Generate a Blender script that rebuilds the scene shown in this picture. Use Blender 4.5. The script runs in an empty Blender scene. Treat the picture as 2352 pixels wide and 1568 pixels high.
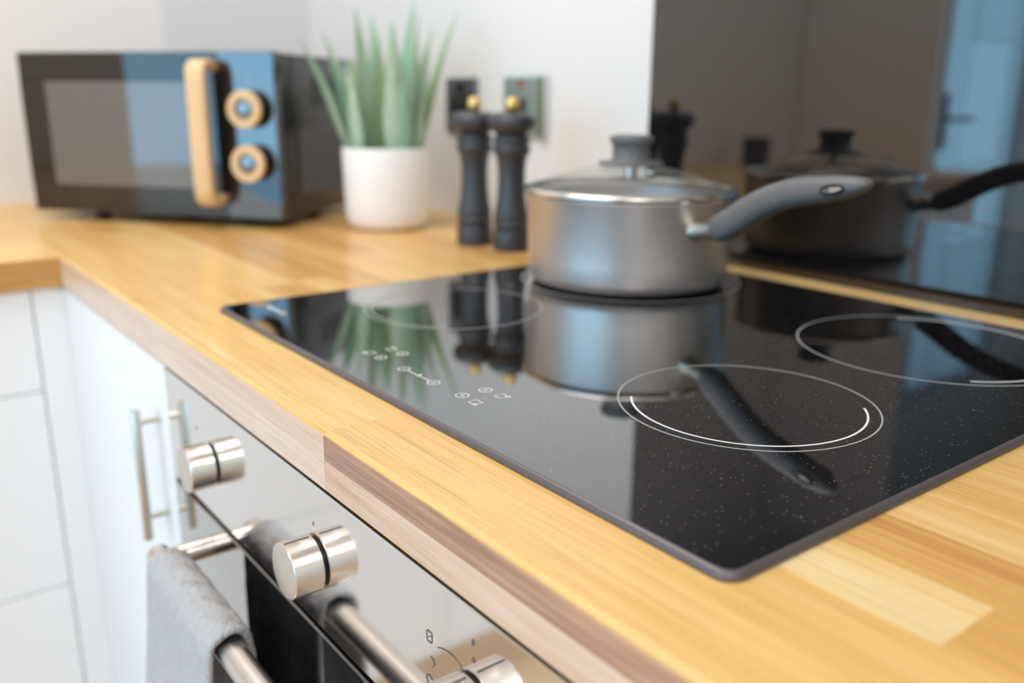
import bpy, bmesh, math, random
from mathutils import Vector, Matrix, Euler
random.seed(7)
scene = bpy.context.scene
COL = scene.collection

# ------------------------------------------------------------------ camera, world, lights, exposure
cam_d = bpy.data.cameras.new('camera'); cam = bpy.data.objects.new('camera', cam_d); COL.objects.link(cam)
R = ((0.6057, 0.7957, 0.0075), (-0.2162, 0.1555, 0.9639), (-0.7658, 0.5854, -0.2662))   # right, up, forward
rx, uy, fw = (Vector(r).normalized() for r in R)
cam.matrix_world = Matrix(((rx.x, uy.x, -fw.x, 0.7881), (rx.y, uy.y, -fw.y, -0.2083), (rx.z, uy.z, -fw.z, 0.19), (0, 0, 0, 1)))
cam_d.sensor_width = 36.0
cam_d.lens = 36.0 * 2030.8 / 2352.0
cam_d.clip_start = 0.01
cam_d.dof.use_dof = True
cam_d.dof.focus_distance = 0.495
cam_d.dof.aperture_fstop = 3.7
scene.camera = cam

world = bpy.data.worlds.new('sky'); scene.world = world; world.use_nodes = True
wn = world.node_tree.nodes; wl = world.node_tree.links; wn.clear()
wo = wn.new('ShaderNodeOutputWorld'); wb = wn.new('ShaderNodeBackground')
wb.inputs['Color'].default_value = (0.37, 0.67, 0.93, 1); wb.inputs['Strength'].default_value = 7.2
wl.new(wb.outputs[0], wo.inputs[0])

def area(name, loc, rot, sx, sy, power, col):
    d = bpy.data.lights.new(name, 'AREA'); d.shape = 'RECTANGLE'; d.size = sx; d.size_y = sy; d.energy = power; d.color = col
    o = bpy.data.objects.new(name, d); COL.objects.link(o); o.location = loc; o.rotation_euler = rot
    return o
WARM = (1.0, 0.925, 0.905)
area('ceiling_lamp', (-0.25, -0.15, 1.47), (0, 0, 0), 1.0, 0.8, 22, WARM)
area('ceiling_lamp', (0.6, -1.6, 1.47), (0, 0, 0), 1.4, 1.0, 23, WARM)
area('ceiling_lamp', (1.9, -0.9, 1.47), (0, 0, 0), 1.0, 1.0, 30, WARM)

scene.view_settings.view_transform = 'Standard'
scene.view_settings.look = 'None'
scene.view_settings.gamma = 1.0
scene.view_settings.use_curve_mapping = False
scene.view_settings.exposure = -0.45
try:
    scene.cycles.max_bounces = 10; scene.cycles.diffuse_bounces = 5; scene.cycles.glossy_bounces = 5
    scene.cycles.transparent_max_bounces = 16; scene.cycles.sample_clamp_indirect = 6.0
    scene.cycles.caustics_reflective = False; scene.cycles.caustics_refractive = False
    scene.cycles.use_denoising = True
except Exception:
    pass

# ------------------------------------------------------------------ material helpers
def new_mat(name):
    m = bpy.data.materials.new(name); m.use_nodes = True
    nt = m.node_tree; nt.nodes.clear()
    out = nt.nodes.new('ShaderNodeOutputMaterial')
    return m, nt.nodes, nt.links, out
def pb(name, col, rough=0.5, metal=0.0, ior=1.45, coat=0.0, bump=None, var=None, trans=0.0, aniso=0.0, sheen=0.0):
    m, n, l, out = new_mat(name)
    b = n.new('ShaderNodeBsdfPrincipled'); l.new(b.outputs[0], out.inputs[0])
    b.inputs['Base Color'].default_value = (*col, 1); b.inputs['Roughness'].default_value = rough
    b.inputs['Metallic'].default_value = metal; b.inputs['IOR'].default_value = ior
    b.inputs['Coat Weight'].default_value = coat; b.inputs['Transmission Weight'].default_value = trans
    b.inputs['Anisotropic'].default_value = aniso; b.inputs['Sheen Weight'].default_value = sheen
    geo = n.new('ShaderNodeNewGeometry')
    if var:      # (scale, amount)
        nz = n.new('ShaderNodeTexNoise'); nz.inputs['Scale'].default_value = var[0]; nz.inputs['Detail'].default_value = 3
        l.new(geo.outputs['Position'], nz.inputs['Vector'])
        mr = n.new('ShaderNodeMapRange'); mr.inputs[3].default_value = 1 - var[1]; mr.inputs[4].default_value = 1 + var[1]
        l.new(nz.outputs[0], mr.inputs[0])
        mx = n.new('ShaderNodeMix'); mx.data_type = 'RGBA'; mx.blend_type = 'MULTIPLY'; mx.inputs[0].default_value = 1
        mx.inputs[6].default_value = (*col, 1); l.new(mr.outputs[0], mx.inputs[7]); l.new(mx.outputs[2], b.inputs['Base Color'])
    if bump:     # (scale, strength, distance)
        nz = n.new('ShaderNodeTexNoise'); nz.inputs['Scale'].default_value = bump[0]; nz.inputs['Detail'].default_value = 2
        l.new(geo.outputs['Position'], nz.inputs['Vector'])
        bp = n.new('ShaderNodeBump'); bp.inputs['Strength'].default_value = bump[1]; bp.inputs['Distance'].default_value = bump[2]
        l.new(nz.outputs[0], bp.inputs['Height']); l.new(bp.outputs[0], b.inputs['Normal'])
    return m

def gloss_glass(name, base, r0, r1, powr, rough=0.012, tint=(0.97, 0.99, 1.0), specks=0.0):
    """coated dark glass: body colour under a mirror coat whose strength rises towards grazing view"""
    m, n, l, out = new_mat(name)
    lw = n.new('ShaderNodeLayerWeight'); lw.inputs['Blend'].default_value = 0.5
    p = n.new('ShaderNodeMath'); p.operation = 'POWER'; p.inputs[1].default_value = powr; l.new(lw.outputs['Facing'], p.inputs[0])
    ml = n.new('ShaderNodeMath'); ml.operation = 'MULTIPLY_ADD'; ml.inputs[1].default_value = r1; ml.inputs[2].default_value = r0
    ml.use_clamp = True; l.new(p.outputs[0], ml.inputs[0])
    d = n.new('ShaderNodeBsdfDiffuse'); d.inputs[0].default_value = (*base, 1)
    g = n.new('ShaderNodeBsdfGlossy'); g.inputs['Color'].default_value = (*tint, 1); g.inputs['Roughness'].default_value = rough
    mix = n.new('ShaderNodeMixShader'); l.new(ml.outputs[0], mix.inputs[0]); l.new(d.outputs[0], mix.inputs[1]); l.new(g.outputs[0], mix.inputs[2])
    last = mix
    if specks:
        geo = n.new('ShaderNodeNewGeometry')
        cur = mix
        for sc, th, dens in ((620, 0.21, 0.90), (300, 0.10, 0.90)):
            v = n.new('ShaderNodeTexVoronoi'); v.inputs['Scale'].default_value = sc; l.new(geo.outputs['Position'], v.inputs['Vector'])
            c = n.new('ShaderNodeMath'); c.operation = 'LESS_THAN'; c.inputs[1].default_value = th; l.new(v.outputs['Distance'], c.inputs[0])
            s = n.new('ShaderNodeSeparateColor'); l.new(v.outputs['Color'], s.inputs[0])
            k = n.new('ShaderNodeMath'); k.operation = 'GREATER_THAN'; k.inputs[1].default_value = dens; l.new(s.outputs[0], k.inputs[0])
            mu = n.new('ShaderNodeMath'); mu.operation = 'MULTIPLY'; l.new(c.outputs[0], mu.inputs[0]); l.new(k.outputs[0], mu.inputs[1])
            m2 = n.new('ShaderNodeMath'); m2.operation = 'MULTIPLY'; m2.inputs[1].default_value = specks; l.new(mu.outputs[0], m2.inputs[0])
            dd = n.new('ShaderNodeBsdfDiffuse'); dd.inputs[0].default_value = (0.55, 0.56, 0.56, 1)
            mm = n.new('ShaderNodeMixShader'); l.new(m2.outputs[0], mm.inputs[0]); l.new(cur.outputs[0], mm.inputs[1]); l.new(dd.outputs[0], mm.inputs[2])
            cur = mm
        last = cur
    l.new(last.outputs[0], out.inputs[0])
    return m

def clear_glass(name, tint, r0=0.06, r1=0.9, powr=3.5):
    m, n, l, out = new_mat(name)
    lw = n.new('ShaderNodeLayerWeight'); lw.inputs['Blend'].default_value = 0.5
    p = n.new('ShaderNodeMath'); p.operation = 'POWER'; p.inputs[1].default_value = powr; l.new(lw.outputs['Facing'], p.inputs[0])
    ml = n.new('ShaderNodeMath'); ml.operation = 'MULTIPLY_ADD'; ml.inputs[1].default_value = r1; ml.inputs[2].default_value = r0; ml.use_clamp = True
    l.new(p.outputs[0], ml.inputs[0])
    t = n.new('ShaderNodeBsdfTransparent'); t.inputs[0].default_value = (*tint, 1)
    g = n.new('ShaderNodeBsdfGlossy'); g.inputs['Roughness'].default_value = 0.02
    mix = n.new('ShaderNodeMixShader'); l.new(ml.outputs[0], mix.inputs[0]); l.new(t.outputs[0], mix.inputs[1]); l.new(g.outputs[0], mix.inputs[2])
    l.new(mix.outputs[0], out.inputs[0])
    return m

def wood(name, along, cols, rough=0.25, per_object=True, fine=1.0, coat=0.0):
    """stave timber: grain runs along the given axis; each stave takes its own tone"""
    m, n, l, out = new_mat(name)
    b = n.new('ShaderNodeBsdfPrincipled'); l.new(b.outputs[0], out.inputs[0])
    b.inputs['Roughness'].default_value = rough; b.inputs['Coat Weight'].default_value = coat; b.inputs['Coat Roughness'].default_value = 0.16; b.inputs['Specular IOR Level'].default_value = 0.22; b.inputs['Coat IOR'].default_value = 1.6
    geo = n.new('ShaderNodeNewGeometry'); oi = n.new('ShaderNodeObjectInfo')
    off = n.new('ShaderNodeMath'); off.operation = 'MULTIPLY'; off.inputs[1].default_value = 37.0; l.new(oi.outputs['Random'], off.inputs[0])
    cx = n.new('ShaderNodeCombineXYZ')
    for i in range(3): l.new(off.outputs[0], cx.inputs[i])
    add = n.new('ShaderNodeVectorMath'); add.operation = 'ADD'; l.new(geo.outputs['Position'], add.inputs[0]); l.new(cx.outputs[0], add.inputs[1])
    def noise(sa, sb, detail, dist=0.0):
        mp = n.new('ShaderNodeMapping')
        s = [sb, sb, sb]; s[along] = sa; mp.inputs['Scale'].default_value = s
        l.new(add.outputs[0], mp.inputs['Vector'])
        z = n.new('ShaderNodeTexNoise'); z.inputs['Scale'].default_value = 1.0; z.inputs['Detail'].default_value = detail; z.inputs['Distortion'].default_value = dist
        l.new(mp.outputs[0], z.inputs['Vector']); return z.outputs[0]
    n1 = noise(2.2, 34 * fine, 3, 0.6); n2 = noise(9, 260 * fine, 4, 0.2); n3 = noise(14, 900 * fine, 2)
    def madd(a, k, c):
        q = n.new('ShaderNodeMath'); q.operation = 'MULTIPLY_ADD'; q.inputs[1].default_value = k
        l.new(a, q.inputs[0])
        if isinstance(c, float): q.inputs[2].default_value = c
        else: l.new(c, q.inputs[2])
        return q.outputs[0]
    t = madd(n1, 0.66, -0.60 if per_object else -0.12)
    t = madd(n2, 0.56, t); 
    if per_object:
        sc_ = n.new('ShaderNodeSeparateColor'); l.new(oi.outputs['Color'], sc_.inputs[0])
        t = madd(sc_.outputs[0], 1.0, t)
    ramp = n.new('ShaderNodeValToRGB'); l.new(t, ramp.inputs[0])
    e = ramp.color_ramp.elements
    while len(e) < len(cols): e.new(0.5)
    for i, c in enumerate(cols):
        e[i].position = i / (len(cols) - 1); e[i].color = (*c, 1)
    pr = n.new('ShaderNodeMapRange'); pr.inputs[1].default_value = 0.32; pr.inputs[2].default_value = 0.45; pr.inputs[3].default_value = 0.78; pr.inputs[4].default_value = 1.0
    l.new(n3, pr.inputs[0])
    mx = n.new('ShaderNodeMix'); mx.data_type = 'RGBA'; mx.blend_type = 'MULTIPLY'; mx.inputs[0].default_value = 1
    l.new(ramp.outputs[0], mx.inputs[6]); l.new(pr.outputs[0], mx.inputs[7]); l.new(mx.outputs[2], b.inputs['Base Color'])
    bp = n.new('ShaderNodeBump'); bp.inputs['Strength'].default_value = 0.12; bp.inputs['Distance'].default_value = 0.0004
    l.new(n2, bp.inputs['Height']); l.new(bp.outputs[0], b.inputs['Normal'])
    return m

# ------------------------------------------------------------------ materials
OAK = [(0.38, 0.17, 0.055), (0.57, 0.30, 0.088), (0.71, 0.43, 0.135), (0.79, 0.54, 0.205), (0.85, 0.68, 0.39)]
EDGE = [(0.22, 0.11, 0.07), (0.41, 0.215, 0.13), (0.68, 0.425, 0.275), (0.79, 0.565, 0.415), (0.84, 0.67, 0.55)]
M = {}
M['oak_x'] = wood('oak staves along the wall', 0, OAK, 0.38, coat=0.32)
M['oak_y'] = wood('oak staves of the return', 1, OAK, 0.38, coat=0.32)
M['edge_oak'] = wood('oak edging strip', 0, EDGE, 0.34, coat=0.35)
M['floor_oak'] = wood('oak floorboards', 1, [(0.48, 0.31, 0.18), (0.60, 0.41, 0.25), (0.68, 0.49, 0.32)], 0.4)
M['handle_wood'] = wood('pale beech', 2, [(0.70, 0.46, 0.22), (0.80, 0.57, 0.31), (0.86, 0.66, 0.42)], 0.4, False)
M['wall'] = pb('warm white wall paint', (0.785, 0.785, 0.775), 0.85, bump=(500, 0.05, 0.0005))
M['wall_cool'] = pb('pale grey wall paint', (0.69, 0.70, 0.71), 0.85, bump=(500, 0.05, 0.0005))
M['ceiling'] = pb('white ceiling paint', (0.85, 0.85, 0.84), 0.9)
M['white_door'] = pb('white satin cabinet paint', (0.86, 0.86, 0.86), 0.35)
M['upvc'] = pb('white window frame', (0.75, 0.79, 0.82), 0.3)
M['pane'] = clear_glass('window glass', (0.93, 0.96, 0.97), 0.05, 0.6)
M['paving'] = pb('grey paving outside', (0.38, 0.40, 0.42), 0.8, var=(6, 0.2))
M['hob_glass'] = gloss_glass('black ceramic hob glass', (0.006, 0.006, 0.007), 0.028, 0.96, 2.4, 0.012, (0.97, 0.985, 1.0), specks=0.4)
M['hob_rim'] = pb('dark bronze grey hob edge', (0.13, 0.115, 0.118), 0.38, 0.35)
M['splash'] = gloss_glass('dark smoked splashback glass', (0.006, 0.006, 0.007), 0.105, 0.9, 4.0, 0.006, (1.0, 0.97, 0.94))
M['print'] = pb('pale grey screen print', (0.42, 0.42, 0.40), 0.6)
M['print_white'] = pb('white screen print', (0.85, 0.85, 0.84), 0.6)
M['dark_print'] = pb('dark grey screen print', (0.13, 0.13, 0.135), 0.6)
M['pan'] = pb('pewter grey pan enamel', (0.62, 0.585, 0.555), 0.40, 0.93, var=(40, 0.04))
M['pan_dark'] = pb('dark pan base', (0.03, 0.03, 0.03), 0.4, 0.3)
M['steel'] = pb('polished steel', (0.72, 0.70, 0.66), 0.14, 1.0)
M['brushed'] = pb('brushed nickel', (0.74, 0.69, 0.63), 0.28, 1.0, aniso=0.4)
M['nickel'] = pb('satin nickel', (0.62, 0.60, 0.53), 0.28, 1.0)
M['bakelite'] = pb('dark grey bakelite', (0.15, 0.147, 0.147), 0.38, var=(300, 0.06))
M['lid_glass'] = clear_glass('green tinted lid glass', (0.985, 0.99, 0.988), 0.03, 0.28, 4.0)
M['mill'] = pb('black stained mill wood', (0.05, 0.053, 0.06), 0.30, bump=(120, 0.03, 0.0004))
M['brass'] = pb('brushed brass', (0.86, 0.60, 0.22), 0.28, 1.0)
M['pot'] = pb('matt white ceramic', (0.86, 0.855, 0.845), 0.55, bump=(90, 0.05, 0.0006))
M['soil'] = pb('grey green filler', (0.10, 0.12, 0.07), 0.9, bump=(300, 0.6, 0.003))
M['leaf_sage'] = pb('sage green leaf', (0.37, 0.51, 0.36), 0.45, var=(60, 0.22))
M['leaf_blue'] = pb('blue green leaf', (0.26, 0.44, 0.30), 0.45, var=(60, 0.2))
M['leaf_olive'] = pb('olive green leaf', (0.35, 0.48, 0.26), 0.45, var=(60, 0.2))
M['mw_case'] = pb('black satin enamel', (0.022, 0.023, 0.024), 0.22, ior=1.75)
M['mw_glass'] = gloss_glass('black microwave glass', (0.012, 0.011, 0.010), 0.065, 0.9, 4.5, 0.01, (1, 0.985, 0.96))
M['mw_mesh'] = gloss_glass('grey meshed microwave window', (0.135, 0.13, 0.125), 0.08, 0.8, 4.5, 0.012)
M['mw_panel'] = gloss_glass('mirror black control panel', (0.010, 0.012, 0.014), 0.135, 0.8, 4.5, 0.03)
M['cap'] = gloss_glass('glossy dial cap', (0.03, 0.05, 0.07), 0.20, 0.8, 4.0, 0.05)
M['black'] = pb('black plastic', (0.012, 0.012, 0.012), 0.4)
M['socket'] = pb('black nickel plate', (0.22, 0.235, 0.24), 0.42, 0.85)
M['socket_mirror'] = pb('dark polished nickel plate', (0.50, 0.60, 0.585), 0.48, 0.9)
M['socket_edge'] = pb('bright nickel plate edge', (0.72, 0.73, 0.72), 0.2, 1.0)
M['neon'] = pb('red neon window', (0.35, 0.015, 0.015), 0.3)
M['fascia'] = pb('mirror steel fascia', (0.83, 0.82, 0.81), 0.07, 1.0)
M['fascia_edge'] = pb('bright steel edge', (0.80, 0.83, 0.86), 0.2, 1.0)
M['oven_glass'] = gloss_glass('black oven door glass', (0.006, 0.006, 0.007), 0.11, 1.2, 2.6, 0.01)
M['towel'] = pb('grey terry towel', (0.50, 0.495, 0.50), 0.95, bump=(700, 0.9, 0.003), var=(180, 0.12), sheen=0.3)
M['blue_door'] = pb('pale door paint', (0.62, 0.72, 0.76), 0.4)
M['frost'] = None
m_, n_, l_, out_ = new_mat('frosted door glazing')
t_ = n_.new('ShaderNodeBsdfTranslucent'); t_.inputs[0].default_value = (0.88, 0.92, 0.93, 1)
g_ = n_.new('ShaderNodeBsdfGlossy'); g_.inputs['Roughness'].default_value = 0.1
x_ = n_.new('ShaderNodeMixShader'); x_.inputs[0].default_value = 0.06
l_.new(t_.outputs[0], x_.inputs[1]); l_.new(g_.outputs[0], x_.inputs[2]); l_.new(x_.outputs[0], out_.inputs[0]); M['frost'] = m_

# ------------------------------------------------------------------ mesh helpers
def obj(name, bm, m, parent=None, smooth=35, label=None):
    """link one bmesh as ONE mesh object; when parented, geometry is given in the parent's own space"""
    bmesh.ops.recalc_face_normals(bm, faces=bm.faces[:])
    me = bpy.data.meshes.new(name)
    if smooth:
        for f in bm.faces: f.smooth = True
    bm.to_mesh(me); bm.free()
    if smooth: me.set_sharp_from_angle(angle=math.radians(smooth))
    me.materials.append(m)
    o = bpy.data.objects.new(name, me); COL.objects.link(o)
    if parent: o.parent = parent
    if label: o['label'] = label
    return o
def tag(o, label, cat, group=None):
    o['label'] = label; o['category'] = cat
    if group: o['group'] = group
    return o
def thing(name, label, cat, loc=(0, 0, 0), rz=0.0, group=None):
    o = bpy.data.objects.new(name, None); COL.objects.link(o); o.empty_display_size = 0.05
    o.location = loc; o.rotation_euler = (0, 0, rz)
    return tag(o, label, cat, group)
def structure(name, bm, m, parent=None, smooth=0):
    o = obj(name, bm, m, parent, smooth)
    if not parent: o['kind'] = 'structure'
    return o
def box(x0, x1, y0, y1, z0, z1, bev=0.0, seg=1, bm=None):
    b = bmesh.new()
    bmesh.ops.create_cube(b, size=1.0)
    for v in b.verts:
        v.co = Vector((x0 + (v.co.x + .5) * (x1 - x0), y0 + (v.co.y + .5) * (y1 - y0), z0 + (v.co.z + .5) * (z1 - z0)))
    if bev: bmesh.ops.bevel(b, geom=b.edges[:], offset=bev, segments=seg, profile=0.5, affect='EDGES')
    return merge(bm, b)
def merge(bm, b):
    if bm is None: return b
    me = bpy.data.meshes.new('tmp'); b.to_mesh(me); b.free(); bm.from_mesh(me); bpy.data.meshes.remove(me)
    return bm
def lathe(prof, n=48, axis='Z', c=(0, 0, 0), bm=None, closed=False):
    b = bmesh.new(); rings = []
    for r, z in prof:
        if r < 1e-7: rings.append([b.verts.new((0, 0, z))])
        else: rings.append([b.verts.new((r * math.cos(2 * math.pi * i / n), r * math.sin(2 * math.pi * i / n), z)) for i in range(n)])
    pairs = list(zip(rings, rings[1:])) + ([(rings[-1], rings[0])] if closed else [])
    for a, d in pairs:
        for i in range(n):
            j = (i + 1) % n
            if len(a) == 1 and len(d) == 1: continue
            if len(a) == 1: b.faces.new((a[0], d[j], d[i]))
            elif len(d) == 1: b.faces.new((a[i], a[j], d[0]))
            else: b.faces.new((a[i], a[j], d[j], d[i]))
    if axis == '-Y': rot = Matrix(((1, 0, 0), (0, 0, -1), (0, 1, 0)))       # z -> -y
    elif axis == 'X': rot = Matrix(((0, 0, 1), (0, 1, 0), (-1, 0, 0)))
    else: rot = Matrix.Identity(3)
    for v in b.verts: v.co = rot @ v.co + Vector(c)
    return merge(bm, b)
def sweep(path, radii, n=12, up=Vector((0, 0, 1)), cap=True, bm=None, power=1.0):
    """path of points; radii (side, vertical) per point; super-elliptic section"""
    b = bmesh.new(); P = [Vector(p) for p in path]; rings = []
    for i, p in enumerate(P):
        t = (P[min(i + 1, len(P) - 1)] - P[max(i - 1, 0)]).normalized()
        s = t.cross(up)
        s = s.normalized() if s.length > 1e-5 else t.orthogonal().normalized()
        u = s.cross(t).normalized(); ra, rb = radii[i] if isinstance(radii[0], tuple) else (radii[i], radii[i])
        ring = []
        for k in range(n):
            a = 2 * math.pi * k / n; ca, sa = math.cos(a), math.sin(a)
            ca = math.copysign(abs(ca) ** power, ca); sa = math.copysign(abs(sa) ** power, sa)
            ring.append(b.verts.new(p + s * (ra * ca) + u * (rb * sa)))
        rings.append(ring)
    for a, d in zip(rings, rings[1:]):
        for k in range(n): b.faces.new((a[k], a[(k + 1) % n], d[(k + 1) % n], d[k]))
    if cap: b.faces.new(rings[0][::-1]); b.faces.new(rings[-1])
    return merge(bm, b)
def ribbon(pts, w, to3, closed=False, th=0.00012, bm=None):
    """flat printed line along 2-D points; to3 maps (a, b, lift) to 3-D"""
    b = bmesh.new(); N = len(pts); L = []
    for i in range(N):
        p0 = Vector(pts[(i - 1) % N] if closed else pts[max(i - 1, 0)]); p1 = Vector(pts[(i + 1) % N] if closed else pts[min(i + 1, N - 1)])
        t = (p1 - p0).normalized(); nrm = Vector((-t.y, t.x)) * w / 2; p = Vector(pts[i])
        L.append([b.verts.new(to3(*(p + s * nrm), h)) for s, h in ((1, 0), (1, th), (-1, th), (-1, 0))])
    for i in range(N if closed else N - 1):
        a, d = L[i], L[(i + 1) % N]
        for k in range(4): b.faces.new((a[k], a[(k + 1) % 4], d[(k + 1) % 4], d[k]))
    if not closed: b.faces.new(L[0]); b.faces.new(L[-1][::-1])
    return merge(bm, b)
def arc(cx, cy, r, a0, a1, n=96):
    return [(cx + r * math.cos(math.radians(a0 + (a1 - a0) * i / n)), cy + r * math.sin(math.radians(a0 + (a1 - a0) * i / n))) for i in range(n + 1)]
def circle(cx, cy, r, n=96): return arc(cx, cy, r, 0, 360 * (n - 1) / n, n - 1)
def disc(cx, cy, r, to3, th=0.00012, n=14, bm=None):
    b = bmesh.new(); lo = []; hi = []
    for i in range(n):
        a = 2 * math.pi * i / n; lo.append(b.verts.new(to3(cx + r * math.cos(a), cy + r * math.sin(a), 0))); hi.append(b.verts.new(to3(cx + r * math.cos(a), cy + r * math.sin(a), th)))
    b.faces.new(lo[::-1]); b.faces.new(hi)
    for i in range(n): b.faces.new((lo[i], lo[(i + 1) % n], hi[(i + 1) % n], hi[i]))
    return merge(bm, b)
def rrect(x0, x1, y0, y1, r, n=6):
    pts = []
    for cx, cy, a in ((x1 - r, y1 - r, 0), (x0 + r, y1 - r, 90), (x0 + r, y0 + r, 180), (x1 - r, y0 + r, 270)):
        pts += [(cx + r * math.cos(math.radians(a + 90 * i / n)), cy + r * math.sin(math.radians(a + 90 * i / n))) for i in range(n + 1)]
    return pts
def loft(loops, cap0=True, cap1=True, bm=None):
    b = bmesh.new(); L = [[b.verts.new(p) for p in lp] for lp in loops]
    for a, d in zip(L, L[1:]):
        for k in range(len(a)): b.faces.new((a[k], a[(k + 1) % len(a)], d[(k + 1) % len(a)], d[k]))
    if cap0: b.faces.new(L[0][::-1])
    if cap1: b.faces.new(L[-1])
    return merge(bm, b)
def bez(p0, p1, p2, n):
    return [Vector(p0) * (1 - t) ** 2 + Vector(p1) * 2 * t * (1 - t) + Vector(p2) * t * t for t in (i / n for i in range(n + 1))]
def text_bm(s, size, to3, th=0.00012):
    c = bpy.data.curves.new('txt', 'FONT'); c.body = s; c.size = size; c.align_x = 'CENTER'; c.align_y = 'CENTER'
    o = bpy.data.objects.new('txt', c); COL.objects.link(o)
    dg = bpy.context.evaluated_depsgraph_get(); me = bpy.data.meshes.new_from_object(o.evaluated_get(dg))
    bpy.data.objects.remove(o); bpy.data.curves.remove(c)
    b = bmesh.new(); b.from_mesh(me); bpy.data.meshes.remove(me)
    r = bmesh.ops.extrude_face_region(b, geom=b.faces[:])
    up = {v for v in r['geom'] if isinstance(v, bmesh.types.BMVert)}
    for v in b.verts: v.co = to3(v.co.x, v.co.y, th if v in up else 0)
    return b

# ------------------------------------------------------------------ the room
XL, XR, YB, YF, ZF, ZC = -1.02, 2.8, 0.631, -3.2, -0.90, 1.5
structure('floor', box(XL - .1, XR + .1, YF - .1, YB + .1, ZF - .05, ZF - .004), M['floor_oak'])
fl = bpy.data.objects['floor']
k = 0
for i in range(20):          # floorboards, each a part of the floor
    x0 = XL + i * 0.19; y = YF + random.random() * -0.5
    while y < YB and x0 < 1.6:
        L = 1.2; y0 = max(y, YF)
        if y + L > y0 + .02: obj('floorboard', box(x0 + .0006, x0 + .1894, y0 + .0006, min(y + L, YB) - .0006, ZF - .004, ZF, 0.0015), M['floor_oak'], fl, 0)
        y += L
structure('ceiling', box(XL - .1, XR + .1, YF - .1, YB + .1, ZC, ZC + .1), M['ceiling'])
structure('wall_back', box(XL - .1, XR + .1, YB, YB + .1, ZF, ZC), M['wall'])
structure('wall_right', box(XR, XR + .1, YF, YB, ZF, ZC), M['wall'])
# left wall with the glazed door opening
DY0, DY1, DZ = -2.74, -1.97, 1.12
b = box(XL - .1, XL, DY1, YB, ZF, ZC); box(XL - .1, XL, YF, DY0, ZF, ZC, bm=b); box(XL - .1, XL, DY0, DY1, DZ, ZC, bm=b)
structure('wall_left', b, M['wall'])
structure('wall_left_corner', box(XL, XL + .012, 0.335, YB, -0.0, ZC), M['wall_cool'])  # thin slab at the corner end, cooler grey than the rest of the wall
# far wall with patio window opening
WX0, WX1, WZ0, WZ1 = -0.92, 2.1, -0.86, 1.18
b = box(XL, WX0, YF - .1, YF, ZF, ZC); box(WX1, XR, YF - .1, YF, ZF, ZC, bm=b); box(WX0, WX1, YF - .1, YF, WZ1, ZC, bm=b); box(WX0, WX1, YF - .1, YF, ZF, WZ0, bm=b)
structure('wall_front', b, M['wall'])
w = bpy.data.objects.new('window_1', None); COL.objects.link(w); w['kind'] = 'structure'
b = box(WX0, WX1, YF - .07, YF - .01, WZ0, WZ0 + .07); box(WX0, WX1, YF - .07, YF - .01, WZ1 - .07, WZ1, bm=b)
for x in (WX0, (WX0 + WX1) / 2 - .05, WX1 - .07): box(x, x + (.1 if 0 < x < 1.5 else .07), YF - .07, YF - .01, WZ0 + .07, WZ1 - .07, bm=b)
obj('window_frame', b, M['upvc'], w, 0)
xm = (WX0 + WX1) / 2
obj('pane', box(WX0 + .07, xm - .05, YF - .045, YF - .035, WZ0 + .07, WZ1 - .07), M['pane'], w, 0)
obj('pane', box(xm + .05, WX1 - .07, YF - .045, YF - .035, WZ0 + .07, WZ1 - .07), M['pane'], w, 0)
d = bpy.data.objects.new('door_1', None); COL.objects.link(d); d['kind'] = 'structure'
b = box(XL - .08, XL + .012, DY1 - .02, DY1, ZF, DZ); box(XL - .08, XL + .012, DY0, DY0 + .02, ZF, DZ, bm=b); box(XL - .08, XL + .012, DY0 + .045, DY1 - .045, DZ - .06, DZ, bm=b)
obj('door_frame', b, M['upvc'], d, 0)
ya, yb = DY0 + .025, DY1 - .025
b = box(XL - .06, XL - .01, ya, ya + .035, ZF + .01, DZ - .065); box(XL - .06, XL - .01, yb - .035, yb, ZF + .01, DZ - .065, bm=b)
for za_, zb_ in ((ZF + .01, ZF + .12), (DZ - .10, DZ - .065)): box(XL - .06, XL - .01, ya + .035, yb - .035, za_, zb_, bm=b)
obj('door_leaf', b, M['blue_door'], d, 0)
py0, py1, pz0, pz1 = -2.60, -2.25, -0.06, 0.42
b = box(XL - .04, XL - .03, ya + .035, py0, ZF + .12, DZ - .10); box(XL - .04, XL - .03, py1, yb - .035, ZF + .12, DZ - .10, bm=b)
box(XL - .04, XL - .03, py0, py1, ZF + .12, pz0, bm=b); box(XL - .04, XL - .03, py0, py1, pz1, DZ - .10, bm=b)
obj('frosted_glazing', b, M['frost'], d, 0)
obj('door_pane', box(XL - .04, XL - .03, py0 + .0005, py1 - .0005, pz0 + .0005, pz1 - .0005), M['pane'], d, 0)
b = box(XL - .01, XL + .004, yb - .07, yb - .03, 0.0, 0.22, 0.004); sweep([(XL - .0, yb - .05, .12), (XL + .045, yb - .05, .12), (XL + .05, yb - .07, .12), (XL + .05, yb - .17, .12)], [.009] * 4, 10, bm=b)
obj('door_handle', b, M['socket'], d)
structure('ground', box(-9, 9, -14, YF - .1, ZF - .1, ZF - .02), M['paving'])

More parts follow.
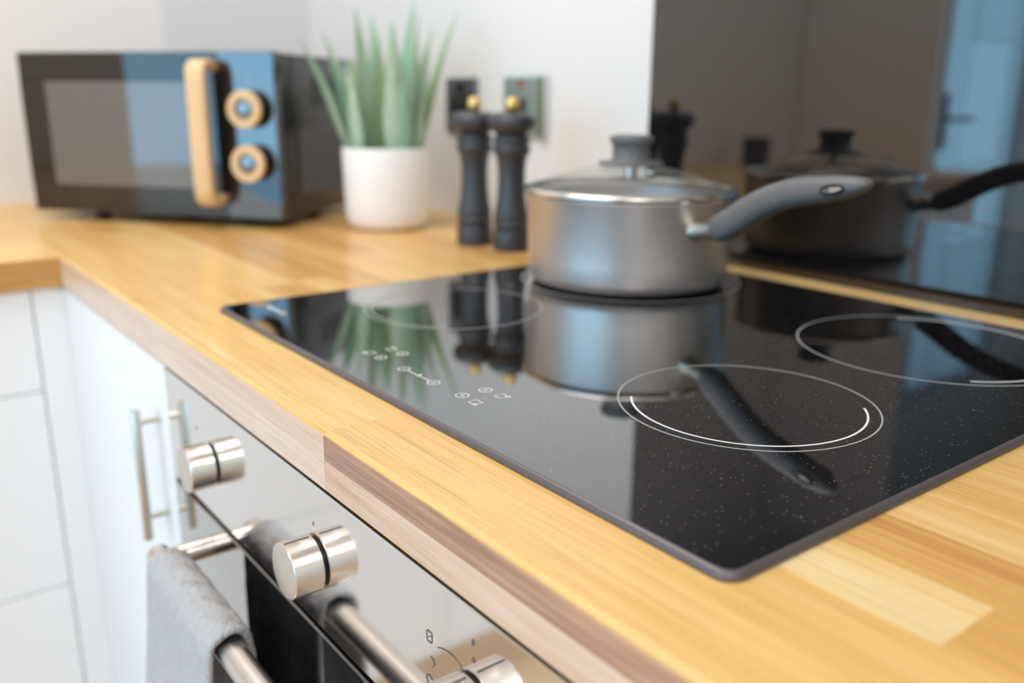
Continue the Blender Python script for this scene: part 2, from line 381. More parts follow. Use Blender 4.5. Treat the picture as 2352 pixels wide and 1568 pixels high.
# ------------------------------------------------------------------ worktops of staves
def stave(x0, x1, y0, y1, z0, z1, m, parent, front=None, tone=0.5):
    b = box(x0, x1, y0, y1, z0, z1)
    es = [e for e in b.edges]
    if front is not None:
        f = [e for e in es if front(e.verts[0].co) and front(e.verts[1].co)]
        bmesh.ops.bevel(b, geom=f, offset=0.0032, segments=4, profile=0.5, affect='EDGES')
    o = obj('stave', b, m, parent, 30); o.color = (tone, tone, tone, 1)
    if front is not None:
        wn_ = o.modifiers.new('normals', 'WEIGHTED_NORMAL'); wn_.keep_sharp = True
    return o
WT = 0.038; SW = 0.042
main = thing('worktop', 'oak block worktop carrying the hob, the saucepan and the microwave', 'worktop')
for row in range(15):
    y0, y1 = row * SW, (row + 1) * SW
    x = XL; first = True
    rr = random.Random(100 + row)
    cuts = {0: [-0.62, -0.10, 0.335, 0.86, 1.3], 2: [-0.55, -0.2, 0.30, 0.661, 1.05]}.get(row)
    if cuts is None:
        cuts = []; x = XL - rr.random() * .3
        while x < 1.5: x += rr.uniform(.26, .5); cuts.append(x)
    ends = [XL] + [c for c in cuts if XL + .05 < c < 1.45] + [1.5]
    for a, e in zip(ends, ends[1:]):
        tone = rr.choice((.36, .44, .5, .55, .6, .66, .76)) if row else (.63 if e < .4 else .60)
        if row == 2 and abs(e - .661) < .01: tone = .86
        if row == 2 and abs(a - .661) < .01: tone = .46
        if row == 1: tone = .60
        if row == 14: tone = .78
        stave(a, e, y0, y1, -WT, 0.0, M['oak_x'], main, tone=tone, front=(lambda c: abs(c.y) < 1e-6 and abs(c.z) < 1e-6) if row == 0 else None)
ret = thing('worktop', 'paler oak block worktop leg running to the viewer below the left wall', 'worktop')
XC = -0.393
for col in range(15):
    x1 = XC - col * SW; x0 = max(x1 - SW, XL)
    if x0 >= x1 - .001: continue
    rr = random.Random(300 + col); y = 0.0; ends = [0.0]; y += rr.uniform(.1, .3)
    while y < 1.0: ends.append(-y); y += rr.uniform(.28, .5)
    ends.append(-1.085)
    for a, e in zip(ends, ends[1:]):
        tone = rr.choice((.5, .58, .64, .72)) if col else .6
        stave(x0, x1, e, a, -WT, 0.0, M['oak_y'], ret, tone=tone, front=(lambda c: abs(c.x - XC) < 1e-6 and abs(c.z) < 1e-6) if col == 0 else None)

# edging strips glued along the front of both worktops
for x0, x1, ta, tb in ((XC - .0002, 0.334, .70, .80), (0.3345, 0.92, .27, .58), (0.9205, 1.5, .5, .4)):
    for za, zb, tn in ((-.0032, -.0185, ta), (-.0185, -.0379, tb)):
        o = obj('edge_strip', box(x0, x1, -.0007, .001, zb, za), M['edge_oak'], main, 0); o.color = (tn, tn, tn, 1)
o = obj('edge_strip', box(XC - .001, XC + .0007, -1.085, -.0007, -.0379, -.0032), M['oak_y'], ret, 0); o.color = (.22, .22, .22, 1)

# ------------------------------------------------------------------ splashback
sp = obj('splashback', box(-0.0227, 1.9, 0.6251, YB - .0002, 0.0005, 0.9, 0.0008), M['splash'], None, 0)
tag(sp, 'dark smoked glass splashback panel on the wall behind the hob', 'splashback')

# ------------------------------------------------------------------ base units
GAP = 0.0015
XFACE = -0.402
cab = thing('base_cabinet', 'white cabinet with a bar handle left of the oven', 'cabinet', (-0.2, 0.3, ZF))
def L(o, x0, x1, y0, y1, z0, z1, bev=0, seg=1, bm=None):       # world box in the space of an unrotated thing
    p = o.location
    return box(x0 - p.x, x1 - p.x, y0 - p.y, y1 - p.y, z0 - p.z, z1 - p.z, bev, seg, bm)
obj('carcass', L(cab, -0.38, 0.008, 0.024, 0.6, ZF + .14, -0.0395), M['white_door'], cab, 0)
obj('plinth', L(cab, -0.40, 0.008, 0.06, 0.078, ZF, ZF + .139), M['white_door'], cab, 0)
dr = obj('door', L(cab, XFACE - .0, 0.0095, 0.0002, 0.0225, ZF + .14, -0.0405, .0012, 2), M['white_door'], cab, 30)
p = cab.location
hx = -0.021
b = lathe([(0, -0.0645), (.0041, -0.0645), (.0044, -.064), (.0044, .064), (.0041, .0645), (0, .0645)], 20, c=(hx - p.x, -0.0205 - p.y, -0.1515 - p.z))
h = obj('bar_handle', b, M['nickel'], cab); h['label'] = 'satin nickel bar handle'
h2 = []
for z in (-0.0985, -0.1930):
    s = obj('standoff', lathe([(0, -.002), (.0032, -.002), (.0032, .0205), (0, .0205)], 16, '-Y', (hx - p.x, 0.0 - p.y, z - p.z)), M['nickel'], h)
un = thing('drawer_unit', 'white drawer unit under the shorter worktop leg at far left', 'drawers', (-0.7, -0.45, ZF))
XFACE = -0.402
obj('carcass', L(un, XL + .02, XFACE - .006, -1.08, -0.003, ZF + .115, -0.0395), M['white_door'], un, 0)
obj('plinth', L(un, XFACE - .05, XFACE - .035, -1.08, -0.02, ZF, ZF + .114), M['floor_oak'], un, 0)
obj('corner_post', L(un, XFACE - .0055, XFACE, -0.0345, 0.0002, ZF + .14, -0.0405), M['white_door'], un, 0)
for y1 in (-0.0362, -0.5565):
    zs = [(-0.0405, -0.1685), (-0.1705, -0.4385), (-0.4405, ZF + .115)]
    for za, zb in zs:
        obj('drawer_front', L(un, XFACE - .0055, XFACE, y1 - .518, y1, zb, za, .0012), M['white_door'], un, 0)

# tall end panel closing the return run; the splashback and the microwave door mirror it
lu = obj('end_panel', box(XL + .002, -0.572, -1.118, -1.092, ZF + .0005, 1.30, .001), M['white_door'], None, 0)
tag(lu, 'tall white end panel seen only as the brown grey area mirrored in the splashback', 'panel')

# ------------------------------------------------------------------ oven
OX0, OX1 = 0.0125, 0.6075
ov = thing('built_in_oven', 'built in oven with steel fascia, round knobs and black glass door', 'oven', (0.31, 0.3, ZF))
p = ov.location
obj('casing', L(ov, OX0 + .003, OX1 - .003, 0.024, 0.58, -0.74, -0.0412), M['black'], ov, 0)
obj('fascia', L(ov, OX0, OX1, 0.0005, 0.0235, -0.1425, -0.0418, .0006, 1), M['fascia'], ov, 0, 'mirror steel control fascia')
obj('top_edge', L(ov, OX0, OX1, -0.0002, 0.0012, -0.0425, -0.0408), M['fascia_edge'], ov, 0)
obj('trim_strip', L(ov, OX0, OX1, 0.0025, 0.0235, -0.1462, -0.1435, .0004), M['black'], ov, 0)
od = obj('oven_door', L(ov, OX0, OX1, 0.0, 0.0235, -0.735, -0.1475, .0012, 1), M['oven_glass'], ov, 0, 'black glass drop down door')
ob = obj('bottom_panel', L(ov, OX0, OX1, 0.006, 0.0235, ZF + .14, -0.74), M['white_door'], ov, 0)
HB_Y, HB_Z, HB_R = -0.040, -0.177, 0.0095
hx0, hx1 = 0.088, 0.532
oh = obj('door_handle', lathe([(0, 0), (HB_R - .001, 0), (HB_R, .001), (HB_R, hx1 - hx0 - .001), (HB_R - .001, hx1 - hx0), (0, hx1 - hx0)], 28, 'X', (hx0 - p.x, HB_Y - p.y, HB_Z - p.z)), M['brushed'], ov, 40, 'brushed steel bar handle')
for x in (0.1, 0.52):
    obj('standoff', lathe([(0, 0), (.0088, 0), (.0088, 0.0395), (0, .0395)], 24, '-Y', (x - p.x, -0.0002 - p.y, HB_Z - p.z)), M['brushed'], oh)
fz = lambda a, c, t: Vector((a - p.x, 0.0003 - t - p.y, c - p.z))
KZ = -0.0965
for kx in (0.117, 0.31, 0.485):
    kn = obj('knob', lathe([(0, .0015), (.0180, .0015), (.0184, .002), (.0184, .0205), (.0178, .0212), (.0170, .0214), (0, .0214)], 48, '-Y', (kx - p.x, 0.0004 - p.y, KZ - p.z)), M['brushed'], ov, 30, 'brushed steel control knob')
    obj('collar', lathe([(0, 0), (.0158, 0), (.0158, .0017), (0, .0017)], 40, '-Y', (kx - p.x, 0.0004 - p.y, KZ - p.z)), M['black'], kn)
    obj('pointer_mark', box(kx - .0005 - p.x, kx + .0005 - p.x, -0.0195 - p.y, -0.003 - p.y, KZ + .0180 - p.z, KZ + .0187 - p.z), M['dark_print'], kn, 0)
obj('dial_mark', ribbon([(0.31, -0.0715), (0.31, -0.0685)], .0007, fz), M['dark_print'], ov, 0)
b = ribbon([(0.0865, -0.0775), (0.0865, -0.0745)], .0007, fz); ribbon([(0.0895, -0.073), (0.0915, -0.073)], .0007, fz, bm=b)
obj('dial_mark', b, M['dark_print'], ov, 0)
obj('scale_line', ribbon([(.4545, -.0797), (.459, -.0779), (.464, -.0768), (.469, -.0766), (.473, -.0772), (.476, -.0785), (.4775, -.0805)], .0004, fz), M['dark_print'], ov, 0)
b = ribbon(rrect(0.4445, 0.4495, -0.0805, -0.0745, .001, 3), .0005, fz, True); ribbon([(0.4455, -.0785), (0.4485, -.0765)], .0005, fz, bm=b)
obj('function_symbol', b, M['dark_print'], ov, 0)
b = ribbon([(0.448, -.0885), (0.4505, -.0895), (0.4515, -.092), (0.4495, -.094)], .0006, fz)
obj('function_symbol', b, M['dark_print'], ov, 0)
b = ribbon(arc(0.4463, -.1035, .0028, 20, 300, 12), .0006, fz)
obj('function_symbol', b, M['dark_print'], ov, 0)
obj('dial_letter', text_bm('F', .0055, lambda a, c, t: fz(0.4865 + a, -0.0602 + c, t)), M['dark_print'], ov, 0)
obj('dial_letter', text_bm('o', .0058, lambda a, c, t: fz(0.4868 + a, -0.0685 + c, t)), M['dark_print'], ov, 0)

# ------------------------------------------------------------------ hob
HX0, HX1, HY0, HY1, HZ = 0.0, 0.59, 0.0546, 0.5746, 0.0045
hob = thing('ceramic_hob', 'black glass electric hob set into the worktop over the oven', 'hob', (0.295, 0.3146, 0.0))
p = hob.location
def hl(x0, x1, y0, y1, r, z): return [Vector((a - p.x, c - p.y, z)) for a, c in rrect(x0, x1, y0, y1, r)]
e = 0.0029
obj('rim', loft([hl(HX0, HX1, HY0, HY1, .010, 0.0002), hl(HX0, HX1, HY0, HY1, .010, 0.0018), hl(HX0 + .0008, HX1 - .0008, HY0 + .0008, HY1 - .0008, .0095, .0034),
                 hl(HX0 + .0022, HX1 - .0022, HY0 + .0022, HY1 - .0022, .0085, .0044), hl(HX0 + e, HX1 - e, HY0 + e, HY1 - e, .0075, .0044), hl(HX0 + e, HX1 - e, HY0 + e, HY1 - e, .0075, .0002)], False, False), M['hob_rim'], hob, 50, 'dark bronze grey edge trim')
obj('glass', loft([hl(HX0 + e + .0001, HX1 - e - .0001, HY0 + e + .0001, HY1 - e - .0001, .0074, .0003), hl(HX0 + e + .0001, HX1 - e - .0001, HY0 + e + .0001, HY1 - e - .0001, .0074, .0043)]), M['hob_glass'], hob, 30)
hz = lambda a, c, t: Vector((a - p.x, c - p.y, 0.00435 + t))
z1 = obj('cooking_zone_ring', ribbon(circle(0.4565, 0.2323, 0.0806), .0010, hz, True), M['print'], hob, 0)
obj('zone_arc', ribbon(arc(0.4572, 0.2318, 0.0722, -136, 46), .0013, hz), M['print_white'], z1, 0)
z2 = obj('cooking_zone_ring', ribbon(circle(0.4563, 0.4588, 0.0999), .0012, hz, True), M['print'], hob, 0)
obj('zone_arc', ribbon(arc(0.4563, 0.4588, 0.0915, -46, 135), .0014, hz), M['print_white'], z2, 0)
z3 = obj('cooking_zone_ring', ribbon(circle(0.1283, 0.2286, 0.0804), .0011, hz, True), M['print'], hob, 0)
obj('zone_arc', ribbon(arc(0.1283, 0.2286, 0.0742, 195, 320), .0012, hz), M['print'], z3, 0)
obj('cooking_zone_ring', ribbon(circle(0.1250, 0.4560, 0.1145), .0016, hz, True), M['print'], hob, 0)
def square_icon(cx, cy, dx, dy):
    b = ribbon(rrect(cx - .0034, cx + .0034, cy - .0034, cy + .0034, .0006, 2), .0006, hz, True); disc(cx + dx, cy + dy, .0017, hz, bm=b)
    obj('zone_symbol', b, M['print_white'], hob, 0)
square_icon(.2172, .0942, -.003, -.003); square_icon(.2178, .1122, -.003, .003); square_icon(.3556, .0940, .003, -.0028); square_icon(.3556, .1142, .003, .0028)
for cx, cy in ((.2330, .0945), (.2336, .1127), (.3394, .0947), (.3396, .1129), (.2674, .0940), (.3063, .0938)):
    b = ribbon(circle(cx, cy, .0043, 24), .0007, hz, True); ribbon([(cx - .0018, cy), (cx + .0018, cy)], .0007, hz, bm=b)
    if cx in (.3394, .3063, .3396): ribbon([(cx, cy - .0018), (cx, cy + .0018)], .0007, hz, bm=b)
    obj('touch_key', b, M['print_white'], hob, 0)
b = ribbon([(.2717, .0940), (.3020, .0938)], .0007, hz); ribbon([(.2862, .0925), (.2862, .0972)], .0018, hz, bm=b)
obj('slider_mark', b, M['print_white'], hob, 0)
b = disc(.0315, .0920, .0028, hz)
for i in range(6):
    x = .0372 + i * .0052; ribbon([(x, .0895), (x + .0006, .0945)], .0022, hz, bm=b)
    ribbon([(x - .0006, .0917), (x + .003, .0917)], .0014, hz, bm=b)
obj('logo', b, M['print_white'], hob, 0)

# ------------------------------------------------------------------ saucepan and lid
PX, PY, PZ = 0.130, 0.4462, 0.0046
pan = thing('saucepan', 'grey saucepan with a black side handle on the rear left ring', 'saucepan', (PX, PY, PZ))
RB = 0.1015
prof = [(0, 0.0015), (RB - .012, .0015), (RB - .005, .0025), (RB, .006), (RB + .0015, .013), (RB + .003, .03), (RB + .0045, .088), (RB + .0052, .0895), (RB + .0046, .0905), (RB + .0026, .0905),
        (RB + .001, .03), (RB - .004, .009), (RB - .012, .0052), (0, .005)]
obj('body', lathe(prof, 96), M['pan'], pan, 50)
obj('base_disc', lathe([(0, 0), (RB - .016, 0), (RB - .014, .0006), (RB - .014, .0017), (0, .0017)], 72), M['pan_dark'], pan)
HA = math.atan2(-0.035, 0.283)
ca, sa = math.cos(HA), math.sin(HA)
def hp(r, z, side=0.0): return Vector((r * ca - side * sa, r * sa + side * ca, z - PZ))
hpath = [(.128, .0745), (.134, .0760), (.144, .0800), (.156, .0870), (.170, .0960), (.186, .1050), (.204, .1125), (.224, .1180), (.244, .1212), (.262, .1240), (.277, .1268), (.287, .1292), (.2915, .1305)]
hrad = [(.0100, .0112), (.0118, .0126), (.0125, .0132), (.0125, .0132), (.0124, .0128), (.0124, .0124), (.0126, .0122), (.0130, .0120), (.0134, .0114), (.0134, .0102), (.0120, .0080), (.0085, .005), (.004, .0022)]
hd = obj('handle', sweep([hp(r, z) for r, z in hpath], hrad, 20, power=0.8), M['bakelite'], pan, 60, 'dark bakelite handle')
sub = hd.modifiers.new('round', 'SUBSURF'); sub.levels = 1; sub.render_levels = 1
fe = obj('ferrule', sweep([hp(.1045, .0700), (hp(.112, .0712)), hp(.122, .0728), hp(.1315, .0750)], [(.0125, .0100), (.0098, .0086), (.0096, .0086), (.0102, .0092)], 20), M['nickel'], hd, 50, 'polished steel ferrule')
# hanging eyelet let into both flanks of the handle end
for s in (-1, 1):
    pts = []
    for i in range(24):
        a = 2 * math.pi * i / 24; r = .266 + .0105 * math.cos(a); z = .1235 + .0032 * math.sin(a) + (.0105 * math.cos(a)) * .17
        pts.append(hp(r, z, s * (.0131 - .0006 * abs(math.cos(a)))))
    obj('hanging_eyelet', sweep(pts + [pts[0]], [.0012] * 25, 8, cap=False), M['black'], hd, 60, 'black hanging eyelet')
    bm_ = bmesh.new(); bm_.faces.new([bm_.verts.new(q_) for q_ in (pts if s > 0 else pts[::-1])])
    obj('eyelet_plate', bm_, M['pan'], hd, 0, 'dull grey metal inside the eyelet')
lid = thing('saucepan_lid', 'glass saucepan lid with steel rim and round black knob', 'lid', (PX, PY, PZ + .0912))
RL = RB + .0062
gp = []; NG = 14
for i in range(NG + 1):
    t = i / NG; gp.append((0.006 + (RL - .004 - .006) * (1 - t), .0050 + .0235 * (1 - (1 - t) ** 2.1)))
outer = gp; inner = [(r, z - .0032) for r, z in reversed(gp)]
obj('glass_dome', lathe(outer + inner, 80, closed=True), M['lid_glass'], lid, 60, 'clear glass dome')
obj('steel_rim', lathe([(RL - .010, .0008), (RL - .003, -.0002), (RL - .0005, .0002), (RL + .0012, .0022), (RL + .0014, .0046), (RL, .0064), (RL - .0035, .0076), (RL - .0055, .0072), (RL - .004, .005), (RL - .010, .0022)], 96, closed=True), M['steel'], lid, 60, 'polished steel rim')
obj('steam_vent', lathe([(.0022, .0), (.0045, 0), (.0045, .0018), (.0022, .0018)], 20, c=(.058, -.03, .0255), closed=True), M['steel'], lid)
kb = obj('lid_knob', lathe([(0, .0285), (.0325, .0285), (.0335, .0298), (.0325, .0318), (.021, .0335), (.0192, .036), (.0192, .047), (.0205, .0495), (.0222, .0515), (.0226, .0545), (.0215, .0572), (.018, .0582), (.0172, .0575), (0, .0570)], 56), M['bakelite'], lid, 40, 'black bakelite knob on a wide flange')
obj('screw_boss', lathe([(0, .0155), (.0065, .0155), (.0065, .0288), (0, .0288)], 32), M['steel'], kb)

# ------------------------------------------------------------------ pepper mills
def mill(x, y, label):
    t = thing('pepper_mill', label, 'mill', (x, y, 0.0), 0, 'pair of black pepper mills')
    w_ = lambda pr: [(r * 1.11, z) for r, z in pr]
    obj('body', lathe(w_([(0, 0), (.0195, 0), (.0212, .0015), (.0215, .004), (.0212, .024), (.0205, .0265), (.0188, .0275), (.0188, .0285), (.0205, .030), (.0212, .0335), (.0205, .037), (.0192, .0385), (.0205, .041), (.0200, .046), (.0185, .053), (.0170, .063), (.0160, .076), (.0156, .090),
                       (.0158, .103), (.0168, .113), (.0182, .119), (.0205, .122), (.0216, .127), (.0212, .1305), (.0196, .1325), (.0196, .134), (.0212, .136), (.0212, .1400), (.0196, .1425), (.0175, .1435), (0, .1435)]), 40), M['mill'], t, 40)
    obj('head', lathe(w_([(0, .1437), (.0175, .1437), (.0185, .1460), (.0205, .1480), (.0250, .1510), (.0278, .1565), (.0282, .1610), (.0265, .1665), (.0220, .1705), (.0150, .1720), (0, .1722)]), 40), M['mill'], t, 40, 'squashed round turning head')
    obj('brass_nut', lathe([(0, .1718), (.0062, .1718), (.0066, .1735), (.0084, .1752), (.0094, .1790), (.0092, .1845), (.0082, .1885), (.0050, .1902), (0, .1905)], 24), M['brass'], t, 40, 'brushed brass top nut')
mill(-0.1785, 0.4665, 'black pepper mill standing nearer to the white plant pot')
mill(-0.1145, 0.4790, 'black pepper mill right of its twin, partly behind the saucepan')

# ------------------------------------------------------------------ aloe in a white pot
pl = thing('potted_aloe', 'artificial aloe plant in a white ceramic pot beside the microwave', 'plant', (-0.387, 0.453, 0.0))
p = pl.location
obj('pot', lathe([(0, 0), (.046, 0), (.052, .0012), (.0575, .006), (.0608, .014), (.0625, .026), (.0650, .1165), (.0643, .118), (.0620, .118), (.0614, .1165), (.0595, .095), (0, .095)], 72), M['pot'], pl, 40)
obj('filler', lathe([(0, .101), (.03, .1005), (.0596, .099), (.0596, .094), (0, .094)], 36), M['soil'], pl, 40)
FW = Vector((-.7658, .5854, 0))
def leaf(tip, off, w, m, base_r=.028, bow=0.5, thick=.22):
    tip = Vector(tip) + FW * off - Vector(p)
    dirxy = Vector((tip.x, tip.y, 0)); dn = dirxy.normalized() if dirxy.length > 1e-4 else Vector((1, 0, 0))
    b0 = dn * base_r + Vector((0, 0, .098)); mid = b0.lerp(tip, .45) + Vector((0, 0, .025 * bow)) - dn * .004
    P = bez(b0, mid, tip, 14); bm = bmesh.new(); rings = []
    for i, q in enumerate(P):
        t = i / 14; tan = (P[min(i + 1, 14)] - P[max(i - 1, 0)]).normalized()
        # blade face looks to the plant's axis
        inn = (-dn - tan * (-dn).dot(tan)).normalized(); s = tan.cross(inn).normalized()
        ww = w * (0.62 + 0.38 * math.sin(min(t / .32, 1) * math.pi / 2)) * (1 - max(0, (t - .18) / .82) ** 1.35) * .5 + .0006
        h = ww * thick
        sec = [(-1, .30), (-.55, -.1), (0, -.35), (.55, -.1), (1, .30), (.55, -1.1), (0, -1.6), (-.55, -1.1)]
        rings.append([bm.verts.new(q + s * (a * ww) + inn * (c * h * 1.6)) for a, c in sec])
    for a, d_ in zip(rings, rings[1:]):
        for k in range(8): bm.faces.new((a[k], a[(k + 1) % 8], d_[(k + 1) % 8], d_[k]))
    bm.faces.new(rings[0][::-1]); bm.faces.new(rings[-1])
    obj('leaf', bm, m, pl, 60)
S, B_, O_ = M['leaf_sage'], M['leaf_blue'], M['leaf_olive']
leaf((-.493, .381, .270), -.045, .044, S, .044, .9)
leaf((-.482, .4013, .2820), .015, .036, S, .042, .8)
leaf((-.4536, .4245, .2490), .050, .040, O_, .036, .6)
leaf((-.4674, .4106, .2580), -.030, .042, B_, .038, .6)
leaf((-.4565, .4503, .3140), -.020, .046, S, .030, .3)
leaf((-.4473, .4611, .3110), .050, .036, B_, .028, .3)
leaf((-.4250, .4719, .2740), -.030, .032, O_, .018, .1)
leaf((-.4270, .4821, .3000), .060, .026, B_, .025, .2)
leaf((-.4077, .5196, .3300), .000, .046, B_, .026, .2)
leaf((-.3954, .5235, .3040), -.045, .042, S, .034, .3)
leaf((-.3847, .5348, .2980), .035, .034, S, .036, .3)
leaf((-.3649, .5665, .3100), .000, .036, O_, .044, .8)
leaf((-.4110, .4930, .2900), -.065, .048, S, .036, .35)
leaf((-.3750, .5280, .2550), -.030, .036, S, .042, .6)
leaf((-.4420, .4320, .2450), -.060, .042, S, .042, .5)
leaf((-.4750, .4100, .2380), .000, .040, B_, .046, .7)
leaf((-.3900, .5000, .2380), -.060, .038, B_, .040, .5)

# ------------------------------------------------------------------ microwave
MWW, MWD, Z0, Z1 = 0.423, 0.295, 0.0135, 0.2495
mw = thing('microwave', 'black microwave oven with pale wood handle and dials in the corner', 'microwave', (-0.773, 0.043, 0.0), 0.682)
obj('casing', box(0.002, MWW - .002, 0.018, MWD, Z0, Z1 - .001, .003, 2), M['mw_case'], mw, 30)
# door: frame ring, meshed window
DX1 = 0.334
b = box(0, DX1, 0, .0175, Z0 + .001, .0555, 0.0008); box(0, DX1, 0, .0175, .2085, Z1, .0008, bm=b); box(0, .042, 0, .0175, .0555, .2085, bm=b); box(.288, DX1, 0, .0175, .0555, .2085, bm=b)
md = obj('door', b, M['mw_glass'], mw, 0)
obj('door_window', box(.0421, .2879, .0012, .0165, .0556, .2084), M['mw_mesh'], md, 0)
cp = obj('control_panel', box(DX1 + .0012, MWW, 0, .0175, Z0 + .001, Z1, .0008), M['mw_panel'], mw, 0)
hy = -.034
hpz = [(.322, .002, .0425), (.322, -.012, .0395), (.322, -.026, .040), (.322, -.0335, .046), (.322, hy - .001, .058), (.322, hy - .0015, .10), (.322, hy - .0015, .1355), (.322, hy - .0015, .17), (.322, hy - .001, .213), (.322, -.0335, .2255), (.322, -.026, .2315), (.322, -.012, .232), (.322, .002, .229)]
obj('door_handle', sweep(hpz, [(.0135, .0065)] * len(hpz), 16, up=Vector((1, 0, 0)).cross(Vector((0, 0, 1))), power=.7) if False else
    loft([[Vector((.322 + a, 0, 0)) + Vector((0, yy, zz)) for a, yy, zz in ring] for ring in (lambda pts: [
        [(sx * .0138, q[0] + nx * t_, q[1] + nz * t_) for sx, t_ in ((-1, -.0045), (-.8, -.0065), (.8, -.0065), (1, -.0045), (1, .0045), (.8, .0065), (-.8, .0065), (-1, .0045))]
        for q, (nx, nz) in pts])([((y, z), n_) for (y, z), n_ in zip([(c[1], c[2]) for c in hpz],
            [(0, -1), (-.1, -1), (-.35, -.94), (-.75, -.66), (-.97, -.2), (-1, 0), (-1, 0), (-1, 0), (-.97, .2), (-.75, .66), (-.35, .94), (-.1, 1), (0, 1)])])]), M['handle_wood'], md, 50, 'pale beech wood pull handle')
for z in (0.1706, 0.0950):
    dl = obj('dial', lathe([(0, .0), (.0250, 0), (.0255, .001), (.0255, .0135), (.0, .0135)], 48, '-Y', (.3835, -.0002, z)), M['black'], mw, 40, 'dial with a pale wood ring')
    obj('wood_ring', lathe([(.0145, .0137), (.0250, .0137), (.0260, .0145), (.0260, .0195), (.0250, .0208), (.0155, .0208), (.0145, .0195)], 56, '-Y', (.3835, -.0002, z), closed=True), M['handle_wood'], dl, 40)
    obj('dial_cap', lathe([(0, .0137), (.0144, .0137), (.0144, .0195), (.0125, .0206), (.006, .0214), (0, .0216)], 40, '-Y', (.3835, -.0002, z)), M['cap'], dl, 40)
b = ribbon(arc(.3835, .215, .006, 0, 300, 14), .001, lambda a, c, t: Vector((a, -t, c))); ribbon([(.3795, .2075), (.3875, .2075)], .001, lambda a, c, t: Vector((a, -t, c)), bm=b)
obj('panel_symbol', b, M['print'], cp, 0)
for x, y in ((.094, .035), (.345, .035), (.094, .26), (.345, .26)):
    obj('foot', lathe([(0, 0), (.010, 0), (.0115, .003), (.0115, Z0 + .001), (0, Z0 + .001)], 20, c=(x, y, 0)), M['black'], mw)
obj('side_panel', box(MWW - .003, MWW + .0012, .064, .268, .0435, .14, .0011), M['mw_case'], mw, 0, 'raised side panel')
b = None
for i in range(5):
    b = box(MWW - .003, MWW - .0012, .12 + i * .022, .132 + i * .022, .175, .215, bm=b)
obj('vent_slots', b, M['black'], mw, 0)

# ------------------------------------------------------------------ wall plates
def plate(name, label, x0, z0, m):
    t = thing(name, label, 'socket' if 'socket' in name else 'switch', (x0 + .043, YB, z0 + .043))
    loops = [[Vector((a, y, c)) for a, c in rrect(-.043 + i_, .043 - i_, -.043 + i_, .043 - i_, .003)] for i_, y in ((0, -.0002), (0, -.0045), (.0015, -.0062))]
    obj('plate', loft(loops), m, t, 30)
    return t
so = plate('wall_socket', 'black nickel single socket on the wall behind the pepper mills', -0.488, 0.1335, M['socket'])
obj('insert', box(-.026, .026, -.0072, -.006, -.034, .016, .0004), M['black'], so, 0)
b = box(-.004, .004, -.0076, -.0071, .003, .011); box(-.015, -.0085, -.0076, -.0071, -.016, -.0115, bm=b); box(.0085, .015, -.0076, -.0071, -.016, -.0115, bm=b)
obj('pin_slots', b, M['dark_print'], so, 0)
obj('rocker', box(-.008, .008, -.0105, -.0062, .021, .036, .001), M['black'], so, 30)
sw = plate('cooker_switch', 'polished nickel switch plate with a red neon, above the right mill', -0.3285, 0.1335, M['socket_mirror'])
obj('plate_edge', box(.0432, .058, -.0095, -.0002, -.043, .043, .001), M['socket_edge'], sw, 30, 'bright nickel edge')
obj('neon_window', box(-.006, .006, -.0075, -.006, .028, .036, .0006), M['neon'], sw, 0, 'red neon window')
obj('rocker', box(-.011, .011, -.0105, -.006, -.012, .012, .0015), M['black'], sw, 30)

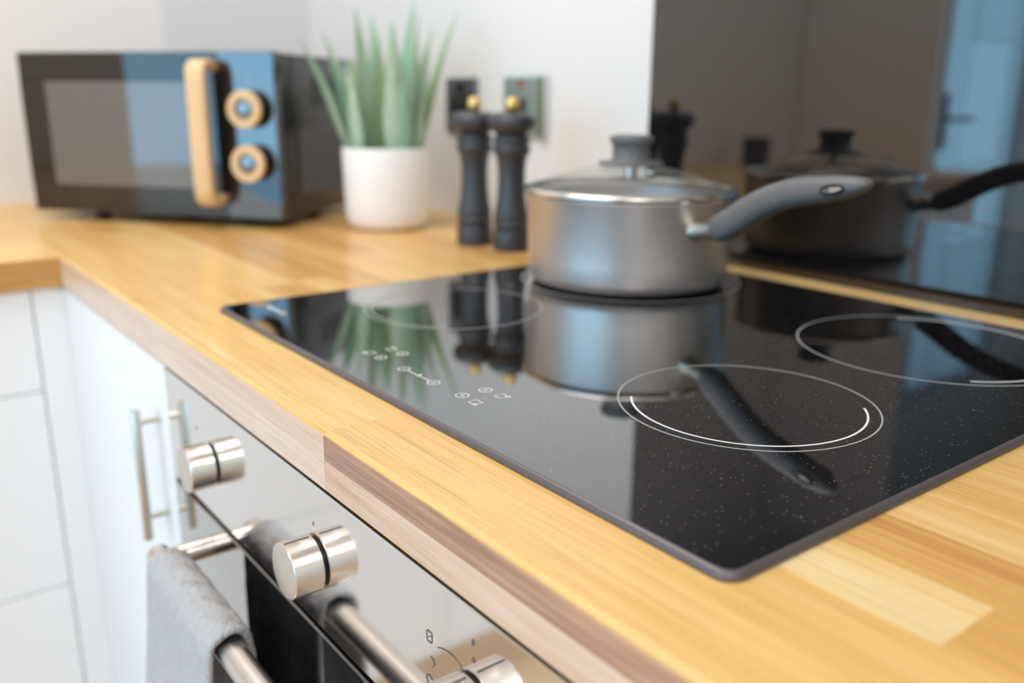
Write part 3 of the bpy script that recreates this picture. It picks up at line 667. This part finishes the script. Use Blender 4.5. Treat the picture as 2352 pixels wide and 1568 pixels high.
# ------------------------------------------------------------------ towel over the oven handle
def towel():
    x0, x1 = 0.112, 0.256; nx = 22
    prof = []                                           # (y, z) from the inner hem over the bar to the outer hem
    R0 = HB_R + .0055
    for z in (-.60, -.52, -.44, -.36, -.29, -.235, -.205): prof.append((HB_Y + R0 + (.001 if z > -.3 else .002), z))
    for i in range(1, 10):
        a = math.pi * i / 10; prof.append((HB_Y + R0 * math.cos(a), HB_Z + R0 * math.sin(a)))
    for z in (-.205, -.235, -.29, -.36, -.44, -.52, -.60, -.66): prof.append((HB_Y - R0 - min(.012, (-.19 - z) * .09), z))
    b = bmesh.new(); grid = []
    rr = random.Random(5)
    for j in range(nx + 1):
        t = j / nx; x = x0 + (x1 - x0) * t; colv = []
        for i, (y, z) in enumerate(prof):
            drop = max(0.0, -.20 - z)
            wv = math.sin(t * 9.5 + 0.6) * .010 * min(1, drop * 6) + math.sin(t * 21 + z * 7) * .003 * min(1, drop * 8)
            s = -1 if i > len(prof) // 2 else 0.35
            edge = (1 - math.exp(-min(t, 1 - t) * 9))
            xx = x + (math.sin(z * 9) * .006 + (0.5 - t) * .05 * min(1, drop * 2.2)) * min(1, drop * 4)
            colv.append(b.verts.new((xx, y + (abs(wv) * -1 if s < 0 else wv * .3), z + .0015 * math.sin(t * 30 + i))))
        grid.append(colv)
    for a, d_ in zip(grid, grid[1:]):
        for i in range(len(prof) - 1): b.faces.new((a[i], a[i + 1], d_[i + 1], d_[i]))
    o = obj('tea_towel', b, M['towel'], None, 180)
    so_ = o.modifiers.new('thick', 'SOLIDIFY'); so_.thickness = .006; so_.offset = 0
    sb = o.modifiers.new('soft', 'SUBSURF'); sb.levels = 2; sb.render_levels = 2
    tx = bpy.data.textures.new('pile', 'CLOUDS'); tx.noise_scale = .006; tx.noise_depth = 1
    ds = o.modifiers.new('pile', 'DISPLACE'); ds.texture = tx; ds.strength = .0022; ds.mid_level = .5; ds.texture_coords = 'LOCAL'
    return tag(o, 'grey terry tea towel hanging over the oven door handle', 'towel')
towel()

# ------------------------------------------------------------------ canister seen only as a reflection
cn = thing('canister', 'small black canister seen only as a reflection in the splashback', 'canister', (-0.90, -0.735, 0.0))
obj('body', lathe([(0, 0), (.038, 0), (.040, .002), (.040, .066), (.038, .068), (0, .068)], 40), M['mill'], cn, 40)
obj('lid', lathe([(0, .0682), (.0405, .0682), (.0412, .070), (.0412, .080), (.039, .083), (0, .084)], 40), M['mill'], cn, 40)
